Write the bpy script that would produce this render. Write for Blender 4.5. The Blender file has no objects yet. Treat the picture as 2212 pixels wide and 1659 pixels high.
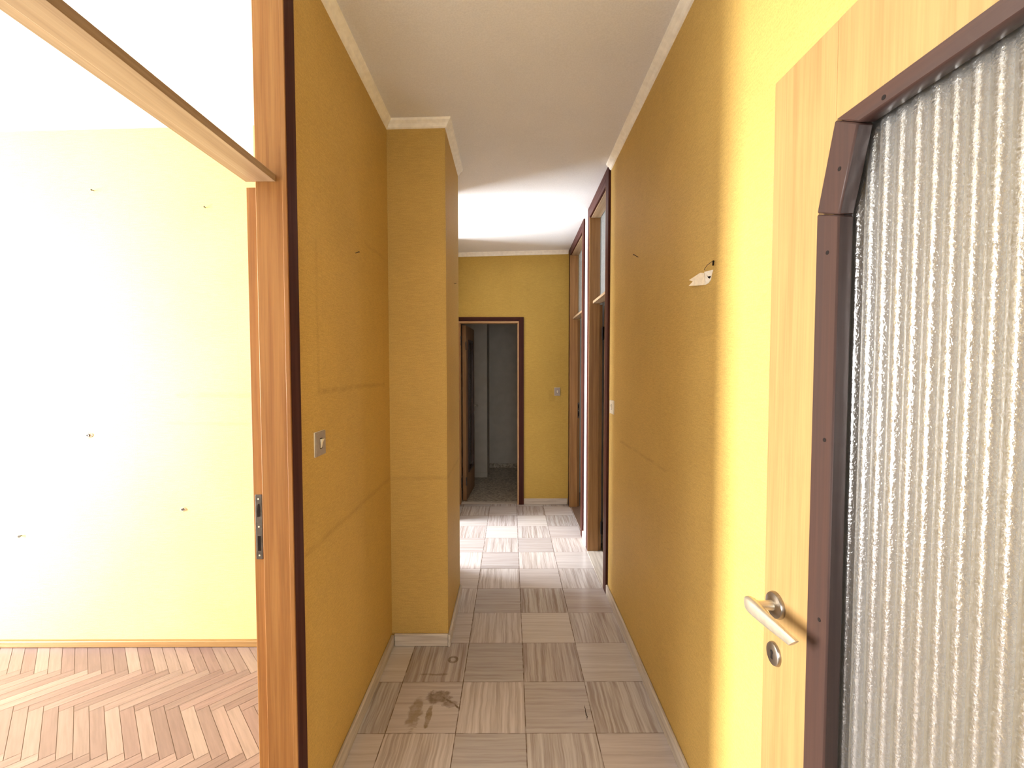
import bpy, bmesh, math, random
from mathutils import Vector, Matrix
R = math.radians
sc = bpy.context.scene
COL = sc.collection
random.seed(7)

# ------------------------------------------------------------------ camera
CAM_H = 1.4517
cd = bpy.data.cameras.new('camera')
cd.sensor_fit = 'HORIZONTAL'; cd.sensor_width = 36.0
cd.lens = 36.0 * 926.5 / 2212.0
cd.clip_start = 0.02; cd.clip_end = 200
cam = bpy.data.objects.new('camera', cd); COL.objects.link(cam)
cam.location = (0, 0, CAM_H)
cam.rotation_euler = (R(90) - 0.0374, 0.0006, -0.0024)
sc.camera = cam

# ------------------------------------------------------------------ view / world / light
sc.view_settings.view_transform = 'Standard'
sc.view_settings.look = 'None'
sc.view_settings.gamma = 1.0
sc.view_settings.use_curve_mapping = False
sc.view_settings.exposure = 0.0

w = bpy.data.worlds.new('daylight'); sc.world = w; w.use_nodes = True
bg = w.node_tree.nodes['Background']
bg.inputs[0].default_value = (0.85, 0.93, 1.0, 1); bg.inputs[1].default_value = 1.0


def area(name, loc, direction, sx, sy, power, color=(1, 1, 1), spread=180):
    l = bpy.data.lights.new(name, 'AREA'); l.shape = 'RECTANGLE'
    l.size = sx; l.size_y = sy; l.energy = power; l.color = color; l.spread = R(spread)
    o = bpy.data.objects.new(name, l); COL.objects.link(o)
    o.location = loc
    o.rotation_euler = Vector(direction).to_track_quat('-Z', 'Y').to_euler()
    o['kind'] = 'helper'
    return o


# daylight standing in the windows of the two bright rooms and of the dimmer ones
area('window_daylight', (-4.36, 0.98, 1.25), (1, 0, 0), 0.48, 2.2, 740, (1.0, 0.97, 0.92))
area('window_daylight', (-4.36, 0.18, 1.25), (1, 0, 0), 0.80, 2.2, 60, (1.0, 0.97, 0.92))
area('window_daylight', (-3.56, 3.75, 1.45), (1, 0, 0), 1.4, 1.9, 680, (0.93, 0.96, 1.0))
area('window_daylight', (2.46, 4.2, 1.5), (-1, 0, 0), 1.0, 1.2, 6, (0.93, 0.96, 1.0))
area('window_daylight', (2.46, 3.05, 1.5), (-1, 0, 0), 0.5, 0.9, 0.15, (0.93, 0.96, 1.0))
area('window_daylight', (0.0, -2.36, 1.35), (0, 1, 0), 1.2, 1.6, 55, (1.0, 0.98, 0.95))  # unseen fill lamp in the hall, added to brighten the near ceiling and floor


# ------------------------------------------------------------------ node helper
class NT:
    def __init__(s, name):
        s.m = bpy.data.materials.new(name); s.m.use_nodes = True
        s.t = s.m.node_tree; s.n = s.t.nodes; s.l = s.t.links
        s.b = s.n['Principled BSDF']; s.out = s.n['Material Output']

    def node(s, typ, **kw):
        n = s.n.new(typ)
        for k, v in kw.items(): setattr(n, k, v)
        return n

    def put(s, sock, v):
        if isinstance(v, bpy.types.NodeSocket): s.l.new(v, sock)
        elif isinstance(v, (tuple, list)):
            sock.default_value = tuple(v) + ((1,) if len(v) == 3 and sock.type == 'RGBA' else ())
        else: sock.default_value = v

    def math(s, op, a, b=0.0, c=0.0):
        n = s.node('ShaderNodeMath', operation=op)
        s.put(n.inputs[0], a); s.put(n.inputs[1], b); s.put(n.inputs[2], c)
        return n.outputs[0]

    def pos(s):
        g = s.node('ShaderNodeNewGeometry')
        x = s.node('ShaderNodeSeparateXYZ'); s.l.new(g.outputs['Position'], x.inputs[0])
        return x.outputs[0], x.outputs[1], x.outputs[2]

    def local(s):
        g = s.node('ShaderNodeTexCoord')
        x = s.node('ShaderNodeSeparateXYZ'); s.l.new(g.outputs['Object'], x.inputs[0])
        return x.outputs[0], x.outputs[1], x.outputs[2]

    def vec(s, x, y, z):
        n = s.node('ShaderNodeCombineXYZ')
        for i, v in enumerate((x, y, z)): s.put(n.inputs[i], v)
        return n.outputs[0]

    def scaled(s, xyz, k):
        return s.vec(*[s.math('MULTIPLY', a, b) for a, b in zip(xyz, k)])

    def noise(s, v, scale=1.0, detail=3.0, rough=0.5, dist=0.0):
        n = s.node('ShaderNodeTexNoise')
        s.put(n.inputs['Vector'], v); n.inputs['Scale'].default_value = scale
        n.inputs['Detail'].default_value = detail; n.inputs['Roughness'].default_value = rough
        n.inputs['Distortion'].default_value = dist
        return n.outputs[0]

    def white(s, v):
        n = s.node('ShaderNodeTexWhiteNoise'); s.put(n.inputs['Vector'], v); return n.outputs[0]

    def ramp(s, f, a, b, lo=0.0, hi=1.0):
        n = s.node('ShaderNodeMapRange'); n.clamp = True; n.interpolation_type = 'SMOOTHSTEP'
        for i, v in enumerate((f, a, b, lo, hi)): s.put(n.inputs[i], v)
        return n.outputs[0]

    def mix(s, f, a, b, blend='MIX'):
        n = s.node('ShaderNodeMix', data_type='RGBA', blend_type=blend)
        s.put(n.inputs[0], f); s.put(n.inputs[6], a); s.put(n.inputs[7], b)
        return n.outputs[2]

    def band(s, c, center, half, soft):
        d = s.math('ABSOLUTE', s.math('SUBTRACT', c, center))
        return s.ramp(d, half, half + soft, 1.0, 0.0)

    def between(s, c, lo, hi, soft):
        return s.math('MULTIPLY', s.ramp(c, lo - soft, lo + soft), s.ramp(c, hi - soft, hi + soft, 1.0, 0.0))

    def bump(s, h, strength, dist=0.002):
        n = s.node('ShaderNodeBump'); s.put(n.inputs['Height'], h)
        n.inputs['Strength'].default_value = strength; n.inputs['Distance'].default_value = dist
        s.l.new(n.outputs[0], s.b.inputs['Normal']); return n.outputs[0]

    def base(s, c, rough=0.5, spec=0.5, metal=0.0):
        s.put(s.b.inputs['Base Color'], c); s.put(s.b.inputs['Roughness'], rough)
        s.put(s.b.inputs['Specular IOR Level'], spec); s.put(s.b.inputs['Metallic'], metal)
        return s.m


def plain(name, c, rough=0.5, spec=0.5, metal=0.0, var=0.08, scale=30.0):
    t = NT(name); x, y, z = t.local()
    f = t.noise(t.vec(x, y, z), scale, 4)
    k = t.ramp(f, 0.3, 0.7, 1 - var, 1 + var)
    return t.base(t.mix(1.0, c, t.vec(k, k, k), 'MULTIPLY'), rough, spec, metal)


def wallpaper(name, c, ghosts=(), seam=0.53, rough=0.6):
    """woven wallpaper: fine horizontal yarns, drop seams, and the marks old furniture left"""
    t = NT(name); x, y, z = t.pos()
    h = t.math('ADD', x, y)
    yarn = t.noise(t.vec(t.math('MULTIPLY', h, 26.0), t.math('MULTIPLY', x, 3.0), t.math('MULTIPLY', z, 300.0)), 1.0, 3, 0.6)
    speck = t.noise(t.vec(x, y, z), 240.0, 2, 0.6)
    cloud = t.noise(t.vec(x, y, z), 1.6, 4, 0.55)
    k = t.math('MULTIPLY', t.ramp(yarn, 0.25, 0.75, 0.92, 1.07), t.ramp(speck, 0.3, 0.7, 0.90, 1.09))
    k = t.math('MULTIPLY', k, t.ramp(cloud, 0.25, 0.75, 0.93, 1.06))
    sm = t.math('ABSOLUTE', t.math('SUBTRACT', t.math('FRACT', t.math('DIVIDE', t.math('ADD', h, 20.13), seam)), 0.5))
    k = t.math('MULTIPLY', k, t.ramp(sm, 0.0, 0.004, 0.93, 1.0))
    for (axis, lo, hi, zlo, zhi, amt) in ghosts:
        a = y if axis == 'y' else x
        j = t.math('MULTIPLY', t.math('SUBTRACT', t.noise(t.vec(x, y, z), 9.0, 3), 0.5), 0.02)
        mk = t.math('MULTIPLY', t.between(a, lo, hi, 0.012), t.between(t.math('ADD', z, j), zlo, zhi, 0.008))
        mk = t.math('MULTIPLY', mk, t.ramp(t.noise(t.vec(x, y, z), 14.0, 3), 0.3, 0.6, 0.45, 1.0))
        k = t.math('MULTIPLY', k, t.math('SUBTRACT', 1.0, t.math('MULTIPLY', mk, amt)))
    t.bump(t.math('ADD', yarn, t.math('MULTIPLY', speck, 0.6)), 0.35, 0.0015)
    return t.base(t.mix(1.0, c, t.vec(k, k, k), 'MULTIPLY'), rough, 0.14)


def wood(name, c1, c2, axis=2, rough=0.42, spec=0.45, grain=55.0, wear=0.0):
    t = NT(name); p = t.local()
    k = [grain, grain, grain]; k[axis] = 1.6
    f = t.noise(t.scaled(p, k), 1.0, 5, 0.6, 0.4)
    k2 = [grain * 6, grain * 6, grain * 6]; k2[axis] = 6
    g = t.noise(t.scaled(p, k2), 1.0, 2, 0.5)
    c = t.mix(t.ramp(f, 0.3, 0.72), c1, c2)
    s = t.ramp(g, 0.3, 0.7, 0.93, 1.05)
    c = t.mix(1.0, c, t.vec(s, s, s), 'MULTIPLY')
    t.bump(f, 0.12, 0.0006)
    return t.base(c, t.ramp(f, 0.3, 0.7, rough - 0.05, rough + 0.07), spec)


GH_Y = [('y', 1.23, 2.2, 0.875, 0.893, 0.14), ('y', 1.39, 2.12, 1.366, 1.382, 0.16),
        ('y', 1.384, 1.398, 1.37, 1.87, 0.12), ('y', 2.10, 2.112, 1.37, 1.87, 0.07), ('y', 1.85, 2.16, 1.98, 1.995, 0.10)]
M = {}
OCH = (0.55, 0.368, 0.112)
M['paper_left'] = wallpaper('ochre_wallpaper_left', OCH, GH_Y)
M['paper_pillar'] = wallpaper('ochre_wallpaper_pillar', OCH, [('x', -0.7, -0.3, 0.873, 0.890, 0.13)])
M['paper_right'] = wallpaper('ochre_wallpaper_right', OCH, [('y', 1.69, 2.43, 1.033, 1.045, 0.16), ('y', 1.30, 1.45, 1.55, 1.70, 0.06)])
M['paper_far'] = wallpaper('ochre_wallpaper_far', (0.53, 0.36, 0.088), [('x', 0.40, 0.47, 1.10, 1.22, 0.14)])
M['paper_room'] = wallpaper('pale_wallpaper_room', (0.41, 0.335, 0.155),
                            [('x', -1.72, -1.33, 1.30, 1.325, 0.12), ('x', -1.78, -1.33, 1.16, 1.175, 0.12)], rough=0.6)
M['paper_brown'] = wallpaper('brown_wallpaper_room', (0.20, 0.13, 0.07))
M['white_paint'] = plain('white_paint', (0.80, 0.78, 0.74), 0.75, 0.2, var=0.03, scale=14)
M['grey_paint'] = plain('grey_paint', (0.46, 0.44, 0.40), 0.7, 0.2, var=0.05, scale=9)
M['crown'] = plain('cornice_paint', (0.93, 0.90, 0.82), 0.6, 0.3, var=0.05, scale=40)


def ceiling_mat():
    t = NT('ceiling_paint'); x, y, z = t.pos()
    f = t.noise(t.vec(x, y, z), 170.0, 3, 0.6); g = t.noise(t.vec(x, y, z), 2.2, 3)
    k = t.math('MULTIPLY', t.ramp(f, 0.3, 0.7, 0.95, 1.03), t.ramp(g, 0.3, 0.7, 0.97, 1.02))
    t.bump(f, 0.25, 0.002)
    return t.base(t.mix(1.0, (0.81, 0.81, 0.82), t.vec(k, k, k), 'MULTIPLY'), 0.8, 0.2)


M['ceiling'] = ceiling_mat()
M['jamb'] = wood('honey_jamb_wood', (0.30, 0.142, 0.042), (0.215, 0.088, 0.022), 2, 0.5, 0.2)
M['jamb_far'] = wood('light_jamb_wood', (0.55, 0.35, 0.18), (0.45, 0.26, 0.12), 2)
M['jamb_shaded'] = wood('shaded_jamb_wood', (0.40, 0.21, 0.075), (0.27, 0.125, 0.04), 2)  # jamb wood darkened: shade on the deeper doorways is put into its colour
M['leaf_shaded'] = wood('shaded_leaf_veneer', (0.26, 0.145, 0.06), (0.19, 0.095, 0.04), 2, 0.45)  # ash veneer darkened: the unlit room's shade is put into its colour
M['jamb_y'] = wood('honey_transom_wood', (0.33, 0.225, 0.135), (0.26, 0.165, 0.088), 1)
M['jamb_x'] = wood('honey_head_wood', (0.48, 0.29, 0.14), (0.40, 0.22, 0.09), 0)
M['casing'] = wood('dark_casing_wood', (0.060, 0.016, 0.011), (0.036, 0.009, 0.007), 2, 0.45, 0.12)
M['ash'] = wood('pale_ash_veneer', (0.315, 0.195, 0.074), (0.255, 0.145, 0.048), 2, 0.45, grain=40)
M['trim'] = wood('brown_glazing_bead', (0.050, 0.025, 0.0195), (0.030, 0.0145, 0.012), 2, 0.38, grain=70)
M['metal'] = plain('satin_nickel', (0.72, 0.66, 0.54), 0.40, 0.5, 0.9, 0.08, 60)
M['metal_rose'] = plain('dull_nickel', (0.40, 0.36, 0.31), 0.3, 0.5, 1.0, 0.08, 60)
M['steel'] = plain('aged_steel', (0.085, 0.076, 0.070), 0.5, 0.5, 0.85, 0.2, 50)
M['black'] = plain('dark_void', (0.012, 0.009, 0.008), 0.8, 0.1)
M['plastic'] = plain('aged_white_plastic', (0.82, 0.76, 0.62), 0.35, 0.5, var=0.03)
M['alu'] = plain('brushed_plate', (0.36, 0.31, 0.27), 0.5, 0.5, 0.35, 0.06, 80)
M['plaster'] = plain('torn_plaster', (0.88, 0.84, 0.76), 0.85, 0.2, var=0.08, scale=120)
M['paper_back'] = plain('torn_paper_back', (0.86, 0.76, 0.60), 0.8, 0.2, var=0.06, scale=90)


def marble_floor():
    T, X0, Y0 = 0.28, 0.0584, 4.1723
    t = NT('striped_marble_tiles'); x, y, z = t.pos()
    u = t.math('DIVIDE', t.math('SUBTRACT', x, X0), T); v = t.math('DIVIDE', t.math('SUBTRACT', y, Y0), T)
    iu, iv = t.math('FLOOR', u), t.math('FLOOR', v)
    fu, fv = t.math('FRACT', u), t.math('FRACT', v)
    par = t.math('MODULO', t.math('ADD', t.math('ADD', iu, iv), 100.0), 2.0)
    par = t.math('LESS_THAN', par, 0.5)
    r1 = t.white(t.vec(iu, iv, 3.0)); r2 = t.white(t.vec(iu, iv, 11.0)); r3 = t.white(t.vec(iu, iv, 23.0))
    off = t.math('MULTIPLY', r1, 37.0)
    wob = t.math('MULTIPLY', t.math('SUBTRACT', t.noise(t.vec(x, y, off), 11.0, 2), 0.5), 0.013)

    def stripes(a, b):
        aa = t.math('ADD', a, wob)
        n1 = t.noise(t.vec(t.math('MULTIPLY', aa, 58.0), t.math('MULTIPLY', b, 1.7), off), 1.0, 4, 0.65)
        n2 = t.noise(t.vec(t.math('MULTIPLY', aa, 150.0), t.math('MULTIPLY', b, 5.0), off), 1.0, 2, 0.5)
        return t.math('ADD', t.math('MULTIPLY', n1, 0.75), t.math('MULTIPLY', n2, 0.25))
    sv, sh = stripes(x, y), stripes(y, x)
    # bands crossing the corridor read fainter on the stone than the lengthwise ones
    shs = t.math('ADD', 0.47, t.math('MULTIPLY', t.math('SUBTRACT', sh, 0.5), 0.45))
    mixn = t.node('ShaderNodeMix', data_type='FLOAT')
    t.put(mixn.inputs[0], par); t.put(mixn.inputs[2], shs); t.put(mixn.inputs[3], sv)
    f = mixn.outputs[0]
    light = t.mix(r2, (0.58, 0.525, 0.51), (0.60, 0.57, 0.55))
    dark = t.mix(r3, (0.32, 0.255, 0.225), (0.37, 0.32, 0.285))
    c = t.mix(t.ramp(f, 0.36, 0.66), light, dark)
    k = t.ramp(r3, 0.0, 1.0, 0.86, 1.12)
    c = t.mix(1.0, c, t.vec(k, k, k), 'MULTIPLY')
    # joints
    eu = t.math('MINIMUM', fu, t.math('SUBTRACT', 1.0, fu)); ev = t.math('MINIMUM', fv, t.math('SUBTRACT', 1.0, fv))
    jt = t.math('MAXIMUM', t.ramp(eu, 0.004, 0.010, 1.0, 0.0), t.ramp(ev, 0.003, 0.008, 0.8, 0.0))
    jt = t.math('MULTIPLY', jt, t.ramp(t.noise(t.vec(x, y, z), 22.0, 2), 0.3, 0.55, 0.35, 0.9))
    c = t.mix(jt, c, (0.11, 0.065, 0.04))

    def dist(cx, cy, sx=1.0, sy=1.0):
        dx = t.math('DIVIDE', t.math('SUBTRACT', x, cx), sx); dy = t.math('DIVIDE', t.math('SUBTRACT', y, cy), sy)
        return t.math('SQRT', t.math('ADD', t.math('MULTIPLY', dx, dx), t.math('MULTIPLY', dy, dy)))
    n9 = t.noise(t.vec(x, y, z), 26.0, 4, 0.65); n4 = t.noise(t.vec(x, y, z), 16.0, 5, 0.65, 0.8)
    # rusty ring left by a pot foot
    d = t.math('ADD', dist(-0.289, 2.085), t.math('MULTIPLY', t.math('SUBTRACT', n9, 0.5), 0.008))
    ring = t.band(d, 0.019, 0.005, 0.004)
    # brown spill: a dark patch to the right, a greenish streak to the left, tongues towards the viewer
    def blob(cx, cy, sx, sy, thr=0.50):
        e = t.math('ADD', dist(cx, cy, sx, sy), t.math('MULTIPLY', t.math('SUBTRACT', n4, 0.5), 1.5))
        return t.ramp(e, thr + 0.1, thr + 0.38, 1.0, 0.0)
    b1 = blob(-0.320, 1.840, 0.075, 0.050)
    b2 = blob(-0.268, 1.800, 0.050, 0.030)
    b3 = blob(-0.405, 1.760, 0.040, 0.115)
    b4 = blob(-0.345, 1.735, 0.016, 0.075)
    ln = t.math('MULTIPLY', t.band(t.math('ADD', y, t.math('MULTIPLY', n9, 0.02)), 1.992, 0.002, 0.006), t.between(x, -0.43, -0.30, 0.01))
    vein = t.math('MULTIPLY', t.band(t.math('ADD', t.math('ADD', y, t.math('MULTIPLY', x, 0.75)), t.math('MULTIPLY', n9, 0.05)), 1.640, 0.002, 0.008), t.between(x, -0.31, -0.222, 0.01))
    s1 = t.math('MAXIMUM', t.math('MAXIMUM', t.math('MULTIPLY', b1, 0.75), t.math('MULTIPLY', b2, 0.6)), t.math('MAXIMUM', vein, t.math('MULTIPLY', ln, 0.5)))
    s1 = t.math('MAXIMUM', s1, t.math('MULTIPLY', ring, 0.8))
    c = t.mix(t.math('MULTIPLY', s1, t.ramp(n9, 0.3, 0.65, 0.5, 0.95)), c, (0.10, 0.055, 0.02))
    s2 = t.math('MAXIMUM', t.math('MULTIPLY', b3, 0.65), t.math('MULTIPLY', b4, 0.8))
    c = t.mix(t.math('MULTIPLY', s2, t.ramp(n9, 0.3, 0.65, 0.5, 0.9)), c, (0.17, 0.11, 0.03))
    # a crack by the joint
    cr = t.math('MULTIPLY', t.band(t.math('ADD', x, t.math('MULTIPLY', n9, 0.02)), 0.325, 0.0012, 0.001), t.between(y, 1.72, 1.79, 0.01))
    c = t.mix(cr, c, (0.04, 0.03, 0.03))
    t.bump(t.math('SUBTRACT', 1.0, jt), 0.25, 0.0015)
    return t.base(c, t.ramp(n4, 0.3, 0.7, 0.19, 0.24), 0.5)


M['marble'] = marble_floor()


def marble_strip(name, axis):
    t = NT(name); x, y, z = t.pos()
    p = [x, y, z]; k = [60.0, 60.0, 60.0]; k[axis] = 3.0
    f = t.noise(t.scaled(p, k), 1.0, 4, 0.6)
    c = t.mix(t.ramp(f, 0.35, 0.7), (0.62, 0.56, 0.49), (0.42, 0.36, 0.30))
    return t.base(c, 0.3, 0.5)


M['strip_y'] = marble_strip('marble_skirting_lengthwise', 1)
M['strip_x'] = marble_strip('marble_skirting_crosswise', 0)


def terrazzo():
    t = NT('terrazzo'); x, y, z = t.pos()
    v = t.node('ShaderNodeTexVoronoi'); v.feature = 'F1'; v.inputs['Scale'].default_value = 55.0
    t.put(v.inputs['Vector'], t.vec(x, y, z))
    r = t.node('ShaderNodeSeparateColor'); t.l.new(v.outputs['Color'], r.inputs[0])
    c = t.mix(r.outputs[0], (0.18, 0.15, 0.11), (0.50, 0.45, 0.37))
    return t.base(c, 0.35, 0.4)


M['terrazzo'] = terrazzo()


def parquet_mat():
    t = NT('herringbone_parquet'); x, y, z = t.pos()
    a = t.node('ShaderNodeAttribute'); a.attribute_name = 'plank'; a.attribute_type = 'GEOMETRY'
    s = t.node('ShaderNodeSeparateColor'); t.l.new(a.outputs['Color'], s.inputs[0])
    d1 = t.math('ADD', x, y); d2 = t.math('SUBTRACT', x, y)
    off = t.math('MULTIPLY', s.outputs[0], 17.0)
    g1 = t.noise(t.vec(t.math('MULTIPLY', d2, 70.0), t.math('MULTIPLY', d1, 4.0), off), 1.0, 4, 0.6)
    g2 = t.noise(t.vec(t.math('MULTIPLY', d1, 70.0), t.math('MULTIPLY', d2, 4.0), off), 1.0, 4, 0.6)
    g = t.node('ShaderNodeMix', data_type='FLOAT')
    t.put(g.inputs[0], s.outputs[2]); t.put(g.inputs[2], g2); t.put(g.inputs[3], g1)
    c = t.mix(s.outputs[0], (0.120, 0.078, 0.072), (0.19, 0.140, 0.122))
    c = t.mix(t.math('MULTIPLY', s.outputs[1], 0.5), c, (0.17, 0.108, 0.098))
    k = t.ramp(g.outputs[0], 0.25, 0.75, 1.12, 0.86)
    return t.base(t.mix(1.0, c, t.vec(k, k, k), 'MULTIPLY'), 0.32, 0.45)


M['parquet'] = parquet_mat()
M['parquet_gap'] = plain('parquet_joint', (0.12, 0.07, 0.045), 0.7)


def fluted_glass(name, tint=(0.93, 0.94, 0.92), scale=330.0, bump=0.5, clear=0.15, milk=0.10, ior=1.5):
    """hammered fluted glass: part clear (lets daylight straight through), part refracting, part milky"""
    t = NT(name); x, y, z = t.local()
    h = t.noise(t.vec(x, y, z), scale, 2, 0.55)
    n = t.bump(h, bump, 0.0012)
    t.base(tint, 0.15, 0.5)
    t.b.inputs['Transmission Weight'].default_value = 1.0
    t.b.inputs['IOR'].default_value = ior
    tr = t.node('ShaderNodeBsdfTransparent'); tr.inputs[0].default_value = (0.95, 0.96, 0.95, 1)
    tl = t.node('ShaderNodeBsdfTranslucent'); tl.inputs[0].default_value = (0.85, 0.86, 0.85, 1)
    df = t.node('ShaderNodeBsdfDiffuse'); df.inputs[0].default_value = (0.75, 0.76, 0.76, 1)
    for q in (tl, df): t.l.new(n, q.inputs['Normal'])
    m0 = t.node('ShaderNodeMixShader'); m0.inputs[0].default_value = 0.3
    t.l.new(tl.outputs[0], m0.inputs[1]); t.l.new(df.outputs[0], m0.inputs[2])
    m1 = t.node('ShaderNodeMixShader'); m1.inputs[0].default_value = clear
    t.l.new(t.b.outputs[0], m1.inputs[1]); t.l.new(tr.outputs[0], m1.inputs[2])
    m2 = t.node('ShaderNodeMixShader'); m2.inputs[0].default_value = milk
    t.l.new(m1.outputs[0], m2.inputs[1]); t.l.new(m0.outputs[0], m2.inputs[2])
    t.l.new(m2.outputs[0], t.out.inputs[0])
    return t.m


M['glass'] = fluted_glass('fluted_glass', tint=(0.55, 0.56, 0.57), scale=260.0, bump=0.6, clear=0.06, milk=0.09, ior=2.1)
M['glass_transom'] = fluted_glass('fluted_transom_glass', bump=0.2, clear=0.75, milk=0.18)


# ------------------------------------------------------------------ mesh helpers
class MB:
    def __init__(s): s.bm = bmesh.new()

    def face(s, pts, mat=0):
        f = s.bm.faces.new([s.bm.verts.new(p) for p in pts]); f.material_index = mat; return f

    def hexa(s, lo, hi):
        """lo / hi: four points each, counter-clockwise from above"""
        b = s.bm; L = [b.verts.new(p) for p in lo]; H = [b.verts.new(p) for p in hi]
        b.faces.new(L[::-1]); b.faces.new(H)
        for i in range(4):
            j = (i + 1) % 4; b.faces.new((L[i], L[j], H[j], H[i]))
        return s

    def box(s, x0, x1, y0, y1, z0, z1):
        q = ((x0, y0), (x1, y0), (x1, y1), (x0, y1))
        z = z1 if callable(z1) else (lambda a, b: z1)
        return s.hexa([(a, b, z0) for a, b in q], [(a, b, z(a, b)) for a, b in q])

    def prism(s, poly, d0, d1, axes='xz'):
        """extrude a polygon drawn in two axes along the third"""
        def P(p, d):
            if axes == 'xz': return (p[0], d, p[1])
            if axes == 'yz': return (d, p[0], p[1])
            return (p[0], p[1], d)
        b = s.bm; A = [b.verts.new(P(p, d0)) for p in poly]; B = [b.verts.new(P(p, d1)) for p in poly]
        b.faces.new(A); b.faces.new(B[::-1])
        for i in range(len(poly)):
            j = (i + 1) % len(poly); b.faces.new((A[j], A[i], B[i], B[j]))
        return s

    def loft(s, rings, caps=True):
        b = s.bm; V = [[b.verts.new(p) for p in r] for r in rings]; n = len(V[0])
        for a, c in zip(V, V[1:]):
            for i in range(n):
                j = (i + 1) % n; b.faces.new((a[i], a[j], c[j], c[i]))
        if caps: b.faces.new(V[0][::-1]); b.faces.new(V[-1])
        return s

    def lathe(s, prof, origin=(0, 0, 0), axis='y', n=40):
        """profile of (radius, height) spun about an axis through origin"""
        o = Vector(origin); rings = []
        for r, h in prof:
            ring = []
            for i in range(n):
                a = 2 * math.pi * i / n; c, d = r * math.cos(a), r * math.sin(a)
                ring.append(o + (Vector((c, h, d)) if axis == 'y' else Vector((h, c, d)) if axis == 'x' else Vector((c, d, h))))
            rings.append(ring)
        return s.loft(rings)

    def tube(s, pts, rad, n=12):
        pts = [Vector(p) for p in pts]; rings = []
        for i, p in enumerate(pts):
            d = (pts[min(i + 1, len(pts) - 1)] - pts[max(i - 1, 0)]).normalized()
            u = d.orthogonal().normalized() if i == 0 else (u - d * u.dot(d)).normalized()
            v = d.cross(u); r = rad[i] if isinstance(rad, (list, tuple)) else rad
            rings.append([p + (u * math.cos(2 * math.pi * k / n) + v * math.sin(2 * math.pi * k / n)) * r for k in range(n)])
        return s.loft(rings)

    def build(s, name, mat, parent=None, bevel=0.0, smooth=False, seg=2, **props):
        bmesh.ops.recalc_face_normals(s.bm, faces=s.bm.faces[:])
        me = bpy.data.meshes.new(name); s.bm.to_mesh(me); s.bm.free()
        for m in (mat if isinstance(mat, (list, tuple)) else [mat]): me.materials.append(m)
        o = bpy.data.objects.new(name, me); COL.objects.link(o)
        if parent: o.parent = parent
        if smooth:
            for p in me.polygons: p.use_smooth = True
        if bevel:
            b = o.modifiers.new('bevel', 'BEVEL'); b.width = bevel; b.segments = seg; b.limit_method = 'ANGLE'
        if smooth or bevel:
            try: me.set_sharp_from_angle(angle=R(40))
            except Exception: pass
        for k, v in props.items(): o[k] = v
        return o


def empty(name, loc=(0, 0, 0), rz=0.0, **props):
    o = bpy.data.objects.new(name, None); COL.objects.link(o); o.location = loc; o.rotation_euler = (0, 0, rz)
    o.empty_display_size = 0.05
    for k, v in props.items(): o[k] = v
    return o


def ceil(x, y): return 2.70 + 0.026 * x - 0.018 * (y - 2.3)


def S(mb, name, mat, bevel=0.0, label=None, **kw):
    o = mb.build(name, mat, bevel=bevel, kind='structure', **kw)
    if label: o['label'] = label
    return o


# ------------------------------------------------------------------ the shell
WR, WL = 0.62, -0.624
top = ceil
S(MB().box(WL, 0.625, -0.06, 4.545, -0.06, 0.0), 'floor', M['marble'])
S(MB().box(-0.60, 2.5, -2.4, -0.06, -0.06, 0.0), 'floor_hall', M['terrazzo'])
S(MB().box(-1.60, -0.60, -2.4, -0.06, -0.06, 0.0), 'floor_hall', M['terrazzo'])
S(MB().box(-1.5, 0.6, 4.545, 6.3, -0.06, 0.0), 'floor_far_room', M['terrazzo'])
S(MB().box(0.625, 2.4, 2.5, 3.55, -0.06, 0.0), 'floor_side_room', M['terrazzo'])
S(MB().box(0.625, 2.4, 3.60, 5.0, -0.06, 0.0), 'floor_side_room', plain('dark_parquet', (0.16, 0.10, 0.07), 0.35))
S(MB().box(-3.5, WL, 2.82, 4.6, -0.06, 0.0), 'floor_bright_room', plain('brown_floor', (0.22, 0.15, 0.10), 0.35))

q = [(-4.4, -2.5), (2.5, -2.5), (2.5, 6.4), (-4.4, 6.4)]
S(MB().hexa([(a, b, ceil(a, b)) for a, b in q], [(a, b, 2.95) for a, b in q]), 'ceiling', M['ceiling'])

# left partition between corridor and parquet room (the corridor side papered, ends at the door frame)
S(MB().box(-0.70, WL, 1.225, 2.2, 0, top), 'wall_left', M['paper_left'])
S(MB().box(-0.70, WL, -0.06, 0.305, 0, top), 'wall_left_near', M['paper_left'])
S(MB().box(-0.70, -0.33, 2.2, 2.72, 0, top), 'wall_pillar', M['paper_pillar'])
S(MB().box(-0.70, WL, 2.72, 3.12, 0, top), 'wall_left_recess', M['paper_left'])
S(MB().box(-0.70, WL, 4.02, 4.52, 0, top), 'wall_left_end', M['paper_left'])
# right wall pieces
S(MB().box(WR, 0.72, -0.06, 2.725, 0, top), 'wall_right', M['paper_right'])
S(MB().box(WR, 0.72, 3.40, 3.635, 0, top), 'wall_right_middle', M['white_paint'])  # burnt-out daylight on this strip is put into its white colour
S(MB().box(WR, 0.72, 4.485, 4.52, 0, top), 'wall_right_end', M['paper_right'])
# far wall around its doorway
S(MB().box(0.10, 0.72, 4.52, 4.62, 0, top), 'wall_far', M['paper_far'])
S(MB().box(-0.58, 0.10, 4.52, 4.62, 1.955, top), 'wall_far_over_door', M['paper_far'])
S(MB().box(-0.72, -0.58, 4.52, 4.62, 0, top), 'wall_far_corner', M['paper_far'])
# wall the camera looks out of (doorway)
S(MB().box(-1.6, -0.39, -0.14, -0.06, 0, top), 'wall_front_a', M['white_paint'])
S(MB().box(0.535, 1.2, -0.14, -0.06, 0, top), 'wall_front_b', M['white_paint'])
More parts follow.
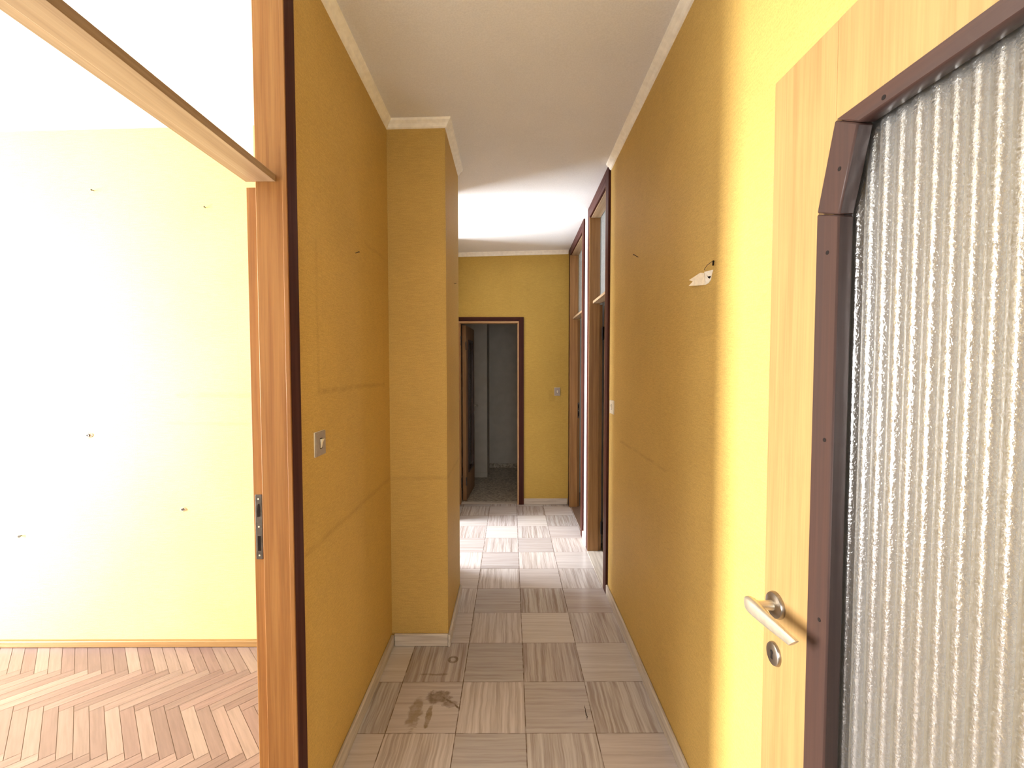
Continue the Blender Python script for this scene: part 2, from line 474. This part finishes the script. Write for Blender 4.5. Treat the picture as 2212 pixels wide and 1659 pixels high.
# entrance hall behind
S(MB().box(-1.7, -1.6, -2.4, -0.06, 0, top), 'wall_hall_left', M['white_paint'])
S(MB().box(1.2, 1.3, -2.4, -0.06, 0, top), 'wall_hall_right', M['white_paint'])
for nm, a in (('wall_hall_back_a', (-1.7, -0.62, 0, top)), ('wall_hall_back_b', (0.62, 1.3, 0, top))):
    S(MB().box(a[0], a[1], -2.3, -2.2, a[2], a[3]), nm, M['white_paint'])
S(MB().box(-0.62, 0.62, -2.3, -2.2, 0, 0.48), 'wall_hall_sill', M['white_paint'])
S(MB().box(-0.62, 0.62, -2.3, -2.2, 2.22, top), 'wall_hall_lintel', M['white_paint'])

# parquet room
S(MB().box(-4.3, -0.70, 2.2, 2.3, 0, top), 'wall_room_back', M['paper_room'])
S(MB().box(-4.3, -1.7, -2.2, -2.1, 0, top), 'wall_room_front', M['paper_room'])
S(MB().box(-4.3, -4.2, -2.1, -0.30, 0, top), 'wall_room_window_a', M['paper_room'])
S(MB().box(-4.3, -4.2, 1.28, 2.2, 0, top), 'wall_room_window_b', M['paper_room'])
S(MB().box(-4.3, -4.2, -0.30, 1.28, 2.45, top), 'wall_room_lintel', M['paper_room'])
S(MB().box(-4.3, -4.2, -0.30, 1.28, -0.05, 0.10), 'wall_room_sill', M['paper_room'])
# bright room behind the pillar
S(MB().box(-3.6, -0.70, 2.72, 2.82, 0, top), 'wall_bright_room_near', M['paper_brown'])
S(MB().box(-3.6, -0.70, 4.56, 4.66, 0, top), 'wall_bright_room_far', M['paper_brown'])
S(MB().box(-3.6, -3.5, 2.82, 3.0, 0, top), 'wall_bright_room_window_a', M['paper_brown'])
S(MB().box(-3.6, -3.5, 4.5, 4.56, 0, top), 'wall_bright_room_window_b', M['paper_brown'])
S(MB().box(-3.6, -3.5, 3.0, 4.5, 2.44, top), 'wall_bright_room_lintel', M['paper_brown'])
S(MB().box(-3.6, -3.5, 3.0, 4.5, -0.05, 0.08), 'wall_bright_room_sill', M['paper_brown'])
# dim rooms on the right
S(MB().box(0.72, 2.4, 2.45, 2.55, 0, top), 'wall_side_room_near', M['grey_paint'])
S(MB().box(0.72, 2.4, 3.50, 3.62, 0, top), 'wall_side_room_between', M['grey_paint'])
S(MB().box(0.72, 2.4, 4.95, 5.05, 0, top), 'wall_side_room_far', M['grey_paint'])
for nm, a in (('wall_side_room_outer_a', (2.45, 2.78, 0, top)), ('wall_side_room_outer_b', (3.32, 3.68, 0, top)),
              ('wall_side_room_outer_c', (4.72, 5.05, 0, top)), ('wall_side_room_outer_d', (2.78, 3.32, 0, 1.0)),
              ('wall_side_room_outer_e', (2.78, 3.32, 2.0, top)), ('wall_side_room_outer_f', (3.68, 4.72, 0, 0.85)),
              ('wall_side_room_outer_g', (3.68, 4.72, 2.15, top))):
    S(MB().box(2.3, 2.4, a[0], a[1], a[2], a[3]), nm, M['grey_paint'])
# far room: back wall, boxed-in shaft, sides
S(MB().box(-1.5, 0.6, 6.2, 6.3, 0, top), 'wall_far_room_back', M['grey_paint'])
S(MB().box(-0.62, -0.315, 5.65, 6.2, 0, top), 'wall_far_room_shaft', M['grey_paint'])
S(MB().box(-1.5, -1.4, 4.62, 6.2, 0, top), 'wall_far_room_left', M['grey_paint'])
S(MB().box(0.5, 0.6, 4.62, 6.2, 0, top), 'wall_far_room_right', M['grey_paint'])


# windows of the bright rooms (frames with two leaves)
def window(n, x, y0, y1, z0, z1, along='y', flip=1):
    t = empty('window_%d' % n, (x, (y0 + y1) / 2, z0) if along == 'y' else ((y0 + y1) / 2, x, z0), kind='structure')
    hw, hh = (y1 - y0) / 2, z1 - z0

    def bx(a0, a1, c0, c1, d=0.025):
        return MB().box(-d, d, a0, a1, c0, c1) if along == 'y' else MB().box(a0, a1, -d, d, c0, c1)
    for a in ((-hw, -hw + 0.05, 0, hh), (hw - 0.05, hw, 0, hh), (-0.03, 0.03, 0.05, hh - 0.05)):
        bx(*a).build('window_stile', M['white_paint'], t, 0.004)
    for a in ((-hw + 0.05, hw - 0.05, 0, 0.05), (-hw + 0.05, hw - 0.05, hh - 0.05, hh)):
        bx(*a).build('window_rail', M['white_paint'], t, 0.004)


window(1, -4.25, -0.30, 1.28, 0.10, 2.45)
window(2, -3.55, 3.0, 4.5, 0.08, 2.44)
window(3, 2.35, 3.68, 4.72, 0.85, 2.15)
window(4, 2.35, 2.78, 3.32, 1.0, 2.0)
window(5, -2.25, -0.62, 0.62, 0.48, 2.22, 'x')  # unseen hall window, added for the fill lamp behind it


# ------------------------------------------------------------------ herringbone parquet
def parquet():
    b = MB(); L, W, g = 0.318, 0.0455, 0.0009
    s = math.sqrt(0.5); n = 7                       # n = L / W
    x0, x1, y0, y1 = -4.2, -0.66, -2.1, 2.2
    lay = b.bm.loops.layers.color.new('plank')
    b.face([(x0, y0, -0.002), (x1, y0, -0.002), (x1, y1, -0.002), (x0, y1, -0.002)], 1)
    L = n * W
    rnd = random.Random(3)

    def plank(ax, ay, dx, dy, kind):
        # local herringbone frame (a, b) turned by 45 degrees into the room
        pts = [(ax + g, ay + g), (ax + dx - g, ay + g), (ax + dx - g, ay + dy - g), (ax + g, ay + dy - g)]
        P = []
        for a, c in pts:
            P.append(((a + c) * s - 2.3, (c - a) * s + 2.215, 0.0))
        cx = sum(p[0] for p in P) / 4; cy = sum(p[1] for p in P) / 4
        if not (x0 - 0.2 < cx < x1 + 0.2 and y0 - 0.2 < cy < y1 + 0.2): return
        f = b.face(P)
        c = (rnd.random(), rnd.random(), float(kind), 1)
        for l in f.loops: l[lay] = c
    N = 95
    for i in range(-N, N):
        for j in range(-14, 14):
            a = (i + j * n) * W; c = (i - j * n) * W
            plank(a, c, L, W, 0)
            plank(a, c + W, W, L, 1)
    for co, no in (((x0, 0, 0), (-1, 0, 0)), ((x1, 0, 0), (1, 0, 0)), ((0, y0, 0), (0, -1, 0)), ((0, y1, 0), (0, 1, 0))):
        bmesh.ops.bisect_plane(b.bm, geom=b.bm.verts[:] + b.bm.edges[:] + b.bm.faces[:], plane_co=co, plane_no=no, clear_outer=True)
    o = b.build('floor_room', [M['parquet'], M['parquet_gap']], kind='structure')
    for p in o.data.polygons:
        if p.normal.z < 0: p.flip()
    return o


parquet()
S(MB().box(-4.3, -0.66, -2.2, 2.3, -0.06, -0.004), 'floor_room_base', M['parquet_gap'])


# ------------------------------------------------------------------ skirting and cornice
def skirting(name, poly_front, mat):
    """poly_front: list of (x0,x1,y0,y1)"""
    b = MB()
    b.box(*poly_front, 0.0, 0.064)
    return S(b, name, mat, 0.004)


skirting('baseboard_left', (WL, -0.610, 1.255, 2.186), M['strip_y'])
skirting('baseboard_pillar', (-0.610, -0.330, 2.186, 2.2), M['strip_x'])
skirting('baseboard_pillar_side', (-0.330, -0.316, 2.180, 2.705), M['strip_y'])
skirting('baseboard_right', (0.606, WR, -0.06, 2.698), M['strip_y'])
skirting('baseboard_right_middle', (0.606, WR, 3.432, 3.612), M['strip_y'])
skirting('baseboard_far', (0.137, 0.600, 4.506, 4.52), M['strip_x'])
skirting('baseboard_far_room', (-0.63, -0.312, 5.638, 5.65), M['grey_paint'])
skirting('baseboard_far_room_back', (-0.315, 0.5, 6.186, 6.2), M['terrazzo'])
S(MB().box(-4.2, -0.72, 2.18, 2.2, 0.0, 0.034), 'baseboard_room', wood('honey_skirting', (0.22, 0.125, 0.045), (0.17, 0.09, 0.03), 0), 0.004)


def cornice(name, pts, mat):
    """small cove along a wall line; pts are (x, y) with the room on the left hand side"""
    prof = [(0.0, 0.0), (0.032, 0.0), (0.028, -0.010), (0.016, -0.020), (0.008, -0.034), (0.0, -0.038)]
    P = [Vector((a, c, 0)) for a, c in pts]; rings = []
    for i, p in enumerate(P):
        d1 = (P[i] - P[i - 1]).normalized() if i else None
        d2 = (P[i + 1] - P[i]).normalized() if i < len(P) - 1 else None
        n1 = Vector((-d1.y, d1.x, 0)) if d1 else None; n2 = Vector((-d2.y, d2.x, 0)) if d2 else None
        if n1 and n2:
            m = (n1 + n2).normalized(); m = m / m.dot(n1)
        else: m = n1 or n2
        ring = []
        for o, dz in prof:
            r = p + m * o; ring.append((r.x, r.y, ceil(r.x, r.y) + dz))
        rings.append(ring)
    b = MB(); b.loft(rings)
    return S(b, name, mat, smooth=False)


cornice('trim_1', [(-0.33, 2.72), (-0.33, 2.2), (WL, 2.2), (WL, 1.225)], M['crown'])
cornice('trim_2', [(WR, -0.06), (WR, 2.695)], M['crown'])
cornice('trim_3', [(0.60, 4.52), (WL, 4.52)], M['crown'])


# ------------------------------------------------------------------ glazed door leaf
def octagon(x0, x1, z0, z1, cx, cz):
    """opening with four cut corners, counter-clockwise from lower left"""
    return [(x0, z0 + cz), (x0 + cx, z0), (x1 - cx, z0), (x1, z0 + cz), (x1, z1 - cz), (x1 - cx, z1), (x0 + cx, z1), (x0, z1 - cz)]


def fluted_pane(mb, x0, x1, zlo, zhi, pitch=0.021, amp=0.0024, d=0.003, steps=14, y0=0.0):
    """closed pane, flutes upright on the +y face, plain on the -y face; zlo / zhi give its outline"""
    n = max(2, int(round((x1 - x0) / pitch * steps))); b = mb.bm; rows = []
    for i in range(n + 1):
        x = x0 + (x1 - x0) * i / n
        ph = (x / pitch) % 1.0
        yf = y0 + d + amp * (2 * abs(math.sin(math.pi * ph)) - 1)
        z_a, z_b = zlo(x), zhi(x)
        rows.append([b.verts.new(p) for p in ((x, yf, z_a), (x, yf, z_b), (x, y0 - d, z_b), (x, y0 - d, z_a))])
    for p, q in zip(rows, rows[1:]):
        for k in range(4): b.faces.new((p[k], p[(k + 1) % 4], q[(k + 1) % 4], q[k]))
    b.faces.new(rows[0][::-1]); b.faces.new(rows[-1])
    return mb


def lever_handle(parent, x, z, W, side, name='door_handle'):
    """rose, neck and a flat lever tapering to a slanted tip, on the +y (side=1) or -y face"""
    y = 0.02 * side
    h = MB().lathe([(0.0, 0.0), (0.0225, 0.0), (0.0225, 0.003), (0.021, 0.0065), (0.016, 0.0078), (0.0125, 0.009), (0.0, 0.009)], (0, 0, 0), 'y')
    for v in h.bm.verts: v.co = Vector((x + v.co.x, y + v.co.y * side, z + v.co.z))
    rose = h.build(name, M['metal_rose'], parent, smooth=True)
    nk = MB().tube([(x, y + side * a, z + dz) for a, dz in ((0.006, 0), (0.016, 0), (0.026, 0.000), (0.034, -0.001), (0.040, -0.002))],
                   [0.0085, 0.0078, 0.0078, 0.0095, 0.011], 18)
    nk.build('neck', M['metal'], rose, smooth=True)
    # blade: sections along the leaf, half-height / half-thickness / offset
    secs = [(0.019, 0.0040, 0.0020, 0.0430, -0.002), (0.0178, 0.0090, 0.0045, 0.0430, -0.002), (0.013, 0.0122, 0.0068, 0.0425, -0.002), (0.004, 0.0136, 0.0085, 0.0418, -0.002),
            (-0.008, 0.0136, 0.0088, 0.0414, -0.0022), (-0.022, 0.0130, 0.0070, 0.0420, -0.0022), (-0.045, 0.0116, 0.0056, 0.0428, -0.0015),
            (-0.070, 0.0100, 0.0046, 0.0432, -0.0002), (-0.094, 0.0086, 0.0038, 0.0436, 0.0010)]
    rings = []
    for (dx, hh, ht, off, dz) in secs:
        ring = []
        for k in range(16):
            a = 2 * math.pi * k / 16; c, s_ = math.cos(a), math.sin(a)
            f = lambda q: math.copysign(abs(q) ** 0.6, q)
            ring.append((x + dx, y + side * (off + ht * f(c)), z + dz + hh * f(s_)))
        rings.append(ring)
    # slanted tip
    rings.append([(p[0] - 0.010 - 0.008 * ((p[2] - z - 0.001) / 0.0086), p[1], p[2]) for p in rings[-1]])
    MB().loft(rings).build('lever', M['metal'], rose, smooth=True)
    return rose


def escutcheon(parent, x, z, side):
    y = 0.02 * side
    h = MB().lathe([(0.0, 0.0), (0.0205, 0.0), (0.0205, 0.002), (0.019, 0.0048), (0.0165, 0.0058), (0.0, 0.0058)], (0, 0, 0), 'y')
    for v in h.bm.verts: v.co = Vector((x + v.co.x * 0.86, y + v.co.y * side, z + v.co.z))
    e = h.build('keyhole_plate', M['metal_rose'], parent, smooth=True)
    k = []
    for i in range(13):
        a = -0.9 + (math.pi + 1.8) * i / 12
        k.append((x + 0.0036 * math.cos(a), z + 0.0035 + 0.0036 * math.sin(a)))
    k += [(x - 0.0026, z - 0.0085), (x + 0.0026, z - 0.0085)]
    a, c = sorted((y + side * 0.003, y + side * 0.0061))
    MB().prism(k, a, c, 'xz').build('keyhole', M['black'], e)
    return e


def glazed_leaf(root, W, H, hw_z=1.04, key_z=0.952, beads=(1, -1), hinge_x=0.0, veneer=None):
    V = veneer or M['ash']
    """parts of one leaf, in the root's frame: x from hinge to lock edge, z up, 4 cm thick"""
    sw = 0.139 if W > 0.7 else 0.115; k = 0.028
    zt, zb = H - 0.158, 0.30
    mid = octagon(sw, W - sw, zb, zt, k, 0.115)
    for a in ((0, sw), (W - sw, W)):
        MB().box(a[0], a[1], -0.02, 0.02, 0.008, H).build('stile', V, root, 0.0015)
    MB().prism([mid[7], (mid[7][0], H), (mid[4][0], H), mid[4], mid[5], mid[6]], -0.02, 0.02).build('top_rail', V, root, 0.0008)
    MB().prism([(mid[0][0], 0.008), mid[0], mid[1], mid[2], mid[3], (mid[3][0], 0.008)], -0.02, 0.02).build('bottom_rail', V, root, 0.0008)
    zlo = lambda x: zb + max(0.0, 1 - (min(x - sw, W - sw - x) / k)) * 0.115
    zhi = lambda x: zt - max(0.0, 1 - (min(x - sw, W - sw - x) / k)) * 0.115
    pane = fluted_pane(MB(), sw + 0.0005, W - sw - 0.0005, lambda x: zlo(x) + 0.001, lambda x: zhi(x) - 0.001)
    pane.build('glass_pane', M['glass'], root, smooth=True)
    O = octagon(sw - 0.0205, W - sw + 0.0205, zb - 0.013, zt + 0.013, 0.030, 0.120)
    I = octagon(sw + 0.0215, W - sw - 0.0215, zb + 0.013, zt - 0.013, 0.028, 0.110)
    out = []
    for side in beads:
        for i in range(8):
            j = (i + 1) % 8
            quad = [Vector(O[i]), Vector(O[j]), Vector(I[j]), Vector(I[i])]
            d = (quad[1] - quad[0]).normalized() * 0.0004
            quad = [quad[0] + d, quad[1] - d, quad[2] - d, quad[3] + d]
            a, c = sorted((0.0075 * side, 0.030 * side))
            o = MB().prism([tuple(p) for p in quad], a, c).build('glazing_bead', M['trim'] if abs(d.y) > abs(d.x) * 2 else M['trim_h'], root, 0.0022, seg=1)
            if side == 1: out.append(o)
    if hw_z:
        for side in (1, -1):
            lever_handle(root, W - 0.035, hw_z, W, side)
            escutcheon(root, W - 0.033, key_z, side)
    for hz in (0.22, H - 0.22):
        MB().tube([(hinge_x - 0.004, -0.022, hz - 0.045), (hinge_x - 0.004, -0.022, hz + 0.045)], 0.007, 14).build('hinge', M['steel'], root, smooth=True)
    return out


M['trim_h'] = wood('brown_glazing_bead_crosswise', (0.050, 0.025, 0.0195), (0.030, 0.0145, 0.012), 0, 0.38, grain=70)

# the open leaf in the foreground
LW = 0.80
d1 = empty('door_1', (0.5064, -0.035, 0.0), R(91.89), kind='structure', category='door',
           label='open glazed door with brown octagonal bead and fluted glass at the right')
bd = glazed_leaf(d1, LW, 1.945)
for Yh, zh, seg in ((0.604, 1.727, 4), (0.622, 1.617, 3), (0.618, 1.347, 3), (0.619, 1.080, 3), (0.538, 1.783, 5)):
    MB().lathe([(0.0, 0.0), (0.0030, 0.0), (0.0030, 0.0007), (0.0, 0.0007)], (LW - (0.764 - Yh), 0.0297, zh), 'y', 16).build('nail_hole', M['black'], bd[seg], smooth=False)
# its frame around the doorway the camera stands in
d6 = empty('door_6', (0.07, -0.10, 0.0), kind='structure')
for a in ((-0.46, -0.43), (0.435, 0.463)):
    MB().box(a[0], a[1], -0.05, 0.05, 0.0, 1.96).build('jamb', M['jamb'], d6, 0.002)
pn = fluted_pane(MB(), -0.458, 0.461, lambda q: 1.986, lambda q: 2.715, d=0.0025, amp=0.002)  # unseen pane, added to let hall light onto the near ceiling
pn.build('transom_light', M['glass_transom'], d6, smooth=True)
MB().box(-0.46, 0.463, -0.05, 0.05, 1.962, 1.985).build('head', M['jamb_x'], d6, 0.002)


# ------------------------------------------------------------------ door frames with transom lights
def frame(n, sx, x_face, x_back, ya, yb, casing=0.075, cd=0.015, lip=0.037, soffit=None, label='', wood_=None):
    wood_ = wood_ or M['jamb']
    """full-height frame in a lengthwise partition; sx=+1: partition on the +x side"""
    root = empty('door_%d' % n, (x_face, (ya + yb) / 2, 0.0), kind='structure', category='door frame', label=label)
    ox, oy = x_face, (ya + yb) / 2
    X = lambda d: sx * d                                     # depth from the corridor face into the wall
    dep = abs(x_back - x_face)

    def bx(da, db, y0, y1, z0, z1):
        a, c = sorted((X(da), X(db)))
        return MB().box(a, c, y0 - oy, y1 - oy, z0, (lambda p, q: z1(p + ox, q + oy)) if callable(z1) else z1)
    cz = lambda p, q: ceil(p, q) - 0.001
    j = 0.055
    for y0, y1, s in ((ya - j, ya, 1), (yb, yb + j, -1)):
        bx(cd, dep, y0, y1, 0.0, cz).build('jamb', wood_, root, 0.0015)
        e0, e1 = (y1 - 0.003, y1 + 0.002) if s == 1 else (y0 - 0.002, y0 + 0.003)
        bx(0.0005, cd, e0, e1, 0.0, cz).build('jamb_bead', wood_, root, 0.001)
        c0, c1 = (ya - casing, ya - 0.003) if s == 1 else (yb + 0.003, yb + casing)
        bx(0.0, cd, c0, c1, 0.0, cz).build('casing', M['casing'], root, 0.002)
        r0, r1 = (y0, ya - 0.02) if s == 1 else (yb + 0.02, y1)
        bx(dep, dep + lip, r0, r1, 0.0, 1.944).build('rebate', wood_, root, 0.0015)
    if soffit:
        bx(cd, dep, ya, yb, soffit, cz).build('head', M['jamb_y'], root, 0.0015)
        bx(0.0, cd, ya - 0.003, yb + 0.003, soffit + 0.004, cz).build('casing', M['casing_y'], root, 0.002)
    bx(0.030, dep + 0.005, ya, yb, 1.951, 1.9695).build('transom_bar', M['jamb_y'], root, 0.001)
    bx(dep + 0.005, dep + lip, ya - 0.02, yb + 0.02, 1.958, 1.9695).build('transom_rebate', M['jamb_y'], root, 0.001)
    # fluted light above the bar: built in its own frame with x along the opening
    z1 = (soffit if soffit else cz(x_back, oy) - 0.012)
    p = fluted_pane(MB(), 0.002, yb - ya - 0.002, lambda q: 1.970, lambda q: z1, d=0.0025, amp=0.002)
    for v in p.bm.verts:
        v.co = Vector((X(dep + 0.006) - sx * v.co.y, ya - oy + v.co.x, v.co.z))
    p.build('transom_light', M['glass_transom'], root, smooth=True)
    return root


M['casing_x'] = wood('dark_lintel_casing_wood', (0.060, 0.016, 0.011), (0.036, 0.009, 0.007), 0, 0.45, 0.12)
M['casing_y'] = wood('dark_head_casing_wood', (0.060, 0.016, 0.011), (0.036, 0.009, 0.007), 1, 0.45, 0.12)
d2 = frame(2, -1, -0.600, -0.685, 0.36, 1.170, casing=0.056, cd=0.0125, label='full height honey wood door frame with transom light on the left wall')
d3 = frame(3, 1, 0.605, 0.690, 2.780, 3.345, casing=0.080, lip=0.025, soffit=2.605, wood_=M['jamb_shaded'], label='narrow doorway with dark casing nearer on the right wall')
d4 = frame(4, 1, 0.605, 0.690, 3.690, 4.430, casing=0.080, lip=0.025, soffit=2.600, wood_=M['jamb_shaded'], label='doorway with dark casing in the far right corner')


def strike(root, cx, cy, z0, z1, w_):
    """lock plate let into the rebate, facing the viewer"""
    ox, oy, _ = root.location
    P = lambda b: [setattr(v, 'co', v.co + Vector((cx - ox, cy - oy, 0))) for v in b.bm.verts] and b
    h = z1 - z0
    pl = P(MB().box(-w_ / 2, w_ / 2, -0.002, 0.0, z0, z1)).build('strike_plate', M['steel'], root, 0.0008)
    P(MB().prism([(-w_ * .22, z0 + h * .655), (w_ * .25, z0 + h * .665), (w_ * .25, z0 + h * .80), (w_ * .12, z0 + h * .865), (-w_ * .12, z0 + h * .85), (-w_ * .26, z0 + h * .74)], -0.0024, -0.0006)).build('latch_slot', M['black'], pl)
    P(MB().box(-w_ * .22, w_ * .22, -0.0024, -0.0006, z0 + h * .13, z0 + h * .36)).build('bolt_slot', M['black'], pl)
    for f in (0.06, 0.505, 0.935):
        P(MB().lathe([(0.0, -0.0032), (0.0022, -0.0030), (0.0026, -0.0018), (0.0, -0.0018)], (0, 0, z0 + h * f), 'y', 14)).build('screw', M['metal'], pl, smooth=True)
    return pl


strike(d2, -0.7065, 1.190, 0.915, 1.098, 0.019)
strike(d4, 0.7025, 4.450, 0.93, 1.09, 0.016)

# leaf of the narrow doorway, swung into the dark room, and the one of the far right doorway
leaf3 = empty('door_leaf', (0.128, 0.305, 0.0), R(2)); leaf3.parent = d3
glazed_leaf(leaf3, 0.56, 1.94)
for hz in (1.72, 0.19):
    MB().box(0.1, 0.118, 0.262, 0.2825, hz - 0.05, hz + 0.05).build('hinge', M['black'], d3, 0.003)
leaf4 = empty('door_leaf', (0.135, -0.3425, 0.0), R(-2)); leaf4.parent = d4
glazed_leaf(leaf4, 0.735, 1.94)

# far doorway: dark casing, pale stop, leaf swung into the dark room
d5 = empty('door_5', (-0.222, 4.52, 0.0), kind='structure', category='door frame',
           label='dark cased doorway into an unlit room at the corridor end')
ox = -0.222
for a in ((0.083, 0.135), (-0.600, -0.548)):
    MB().box(a[0] - ox, a[1] - ox, -0.015, 0.0, 0.0, 1.984).build('casing', M['casing'], d5, 0.002)
MB().box(-0.548 - ox, 0.083 - ox, -0.015, 0.0, 1.942, 1.984).build('casing', M['casing_x'], d5, 0.002)
for a in ((0.068, 0.0995), (-0.5795, -0.533)):
    MB().box(a[0] - ox, a[1] - ox, -0.010, 0.09, 0.0, 1.92).build('jamb', M['jamb_shaded'] if a[0] < 0 else M['jamb_far'], d5, 0.002)  # left jamb has its shade in the colour, right one stays light
MB().box(-0.5795 - ox, 0.0995 - ox, -0.010, 0.09, 1.921, 1.941).build('head', M['jamb_x'], d5, 0.002)
MB().box(-0.533 - ox, 0.068 - ox, 0.01, 0.09, 0.0, 0.002).build('threshold', M['strip_x'], d5)
leaf5 = empty('door_leaf', (-0.505 - ox, 0.105, 0.0), R(86)); leaf5.parent = d5
glazed_leaf(leaf5, 0.575, 1.91, hw_z=1.0, key_z=0.91, veneer=M['leaf_shaded'])
for hz in (1.74, 0.22):
    MB().box(-0.533 - ox, -0.528 - ox, 0.03, 0.085, hz - 0.05, hz + 0.05).build('hinge', M['steel'], d5, 0.001)
# marble threshold of the narrow doorway
MB().box(-0.004, 0.116, -0.28, 0.28, 0.0, 0.003).build('threshold', M['strip_y'], d3)


# ------------------------------------------------------------------ small things on the walls
def switch(loc, rz, w_, h_, label, plate, white=False):
    t = empty('light_switch', loc, rz, label=label, category='light switch')
    # local: x across the wall, -y out of it
    MB().box(-w_ / 2, w_ / 2, -0.0035, 0.0, -h_ / 2, h_ / 2).build('backplate', M['plastic'], t, 0.001)
    MB().box(-w_ / 2 + 0.001, w_ / 2 - 0.001, -0.0075, -0.0035, -h_ / 2 + 0.001, h_ / 2 - 0.001).build('cover', plate, t, 0.0015)
    MB().box(-0.0085, 0.0085, -0.0079, -0.0070, -0.017, 0.017).build('slot', M['black'], t, 0.0)
    b = MB(); rings = []
    for z, d, hw in ((-0.0150, 0.0082, 0.0058), (-0.006, 0.0095, 0.0062), (0.002, 0.0105, 0.0066), (0.010, 0.0140, 0.0075), (0.0150, 0.0165, 0.0080)):
        rings.append([(-hw, -0.0076, z), (hw, -0.0076, z), (hw * 0.9, -d, z), (-hw * 0.9, -d, z)])
    b.loft(rings).build('toggle', M['plastic'], t, 0.0008)
    return t


switch((WL, 1.386, 1.2075), R(90), 0.072, 0.080, 'grey plated light switch on the left wall beside the honey wood door frame', M['alu'])
switch((WR, 2.612, 1.2125), R(-90), 0.094, 0.083, 'pale light switch on the right wall close to the narrow door casing', M['plastic'])
switch((0.4875, 4.52, 1.202), 0.0, 0.063, 0.086, 'small light switch on the end wall right of the far doorway', M['alu'])


def nail(loc, direction, length, rad, label, name='wall_nail', mat=None):
    p = Vector(loc); d = Vector(direction).normalized()
    t = empty(name, loc, label=label, category='nail')
    MB().tube([d * -0.004, d * length], rad, 10).build('shank', mat or M['steel'], t, smooth=True)
    MB().tube([d * (length - 0.0006), d * (length + 0.0012)], rad * 2.0, 12).build('nail_head', mat or M['steel'], t)
    return t


nail((WL, 1.741, 1.913), (1, -0.1, 0.25), 0.016, 0.0013, 'small nail high on the left wall before the pillar')
nail((WR, 2.108, 1.990), (-1, -0.5, 0.35), 0.030, 0.0017, 'longer nail high on the right wall')
nail((-0.33, 2.51, 1.940), (1, -0.1, 0.2), 0.012, 0.0014, 'tiny nail on the narrow side of the ochre pillar')
nail((-2.10, 2.2, 2.345), (0.5, -1, -0.25), 0.030, 0.0020, 'slanting nail high on the pale wall of the parquet room')
nail((-1.542, 2.2, 2.261), (0.3, -1, 0), 0.012, 0.0020, 'tiny nail on the pale wall nearest the door frame')
nail((-2.542, 2.2, 0.584), (0.3, -1, 0), 0.012, 0.0030, 'tiny nail low on the pale wall at the left edge')


def plug(loc, label, r_=0.008):
    t = empty('wall_plug', loc, label=label, category='wall plug')
    b = MB(); rnd = random.Random(int(loc[2] * 1000)); pts = []
    for i in range(11):
        a = 2 * math.pi * i / 11; rr = r_ * rnd.uniform(1.2, 2.0)
        pts.append((rr * 1.3 * math.cos(a), rr * 0.8 * math.sin(a)))
    b.prism(pts, -0.0025, 0.0).build('broken_plaster', M['plaster_grey'], t, 0.0008)
    MB().lathe([(0.0, -0.006), (r_ * 0.45, -0.006), (r_ * 0.5, -0.008), (r_ * 0.75, -0.008), (r_ * 0.75, -0.001), (0.0, -0.001)], (0, 0, 0), 'y', 18).build('plug_collar', M['steel'], t, smooth=False)
    return t


M['plaster_grey'] = plain('grey_plaster', (0.34, 0.27, 0.21), 0.85, 0.2, var=0.15, scale=150)
plug((-2.171, 2.2, 1.107), 'broken wall plug at mid height on the pale room wall', 0.010)
plug((-1.697, 2.2, 0.722), 'small wall plug low on the pale room wall near the door frame', 0.008)

# torn patch on the right wall: bare plaster, a curled flap of paper, a dark hole with a wire end
tp = empty('torn_wall_patch', (WR, 1.385, 1.742), label='torn patch of bare white plaster with paper flap on the right wall', category='wall damage')


def on_wall(pts, lift=0.0): return [(-lift, y - 1.385, z - 1.742) for y, z in pts]


PL = [(1.384, 1.759), (1.344, 1.754), (1.324, 1.752), (1.333, 1.739), (1.339, 1.724), (1.352, 1.717), (1.373, 1.716)]
FL = [(1.408, 1.761), (1.466, 1.749), (1.446, 1.741), (1.463, 1.729), (1.421, 1.722), (1.375, 1.716), (1.387, 1.756)]
HO = [(1.365, 1.7455), (1.358, 1.7385), (1.337, 1.736), (1.340, 1.731), (1.346, 1.729), (1.356, 1.734)]
b = MB(); b.loft([on_wall(PL, 0.0), on_wall(PL, 0.0012)]); b.build('plaster', M['plaster'], tp)
b = MB()
lf = [0.004, 0.016, 0.011, 0.018, 0.010, 0.001, 0.001]
fr = [(-l, y - 1.385, z - 1.742) for (y, z), l in zip(FL, lf)]; bk = [(-l + 0.0008, y - 1.385, z - 1.742) for (y, z), l in zip(FL, lf)]
b.loft([bk, fr]); b.build('paper_flap', M['paper_back'], tp)
b = MB(); b.loft([on_wall(HO, 0.0010), on_wall(HO, 0.0016)]); b.build('hole', M['black'], tp)

wk = empty('wall_hook', (WR, 1.315, 1.772), label='bent wire hook just above the torn plaster patch', category='hook')
MB().tube([(0.003, 0.0, 0.004), (-0.006, 0.006, 0.004), (-0.010, 0.028, -0.001), (-0.006, 0.058, -0.007), (-0.0015, 0.064, -0.009)],
          0.0009, 10).build('wire', M['steel'], wk, smooth=True)
MB().tube([(-0.004, 0.002, 0.006), (-0.005, 0.001, -0.009)], 0.0022, 10).build('hook_end', M['black'], wk, smooth=True)
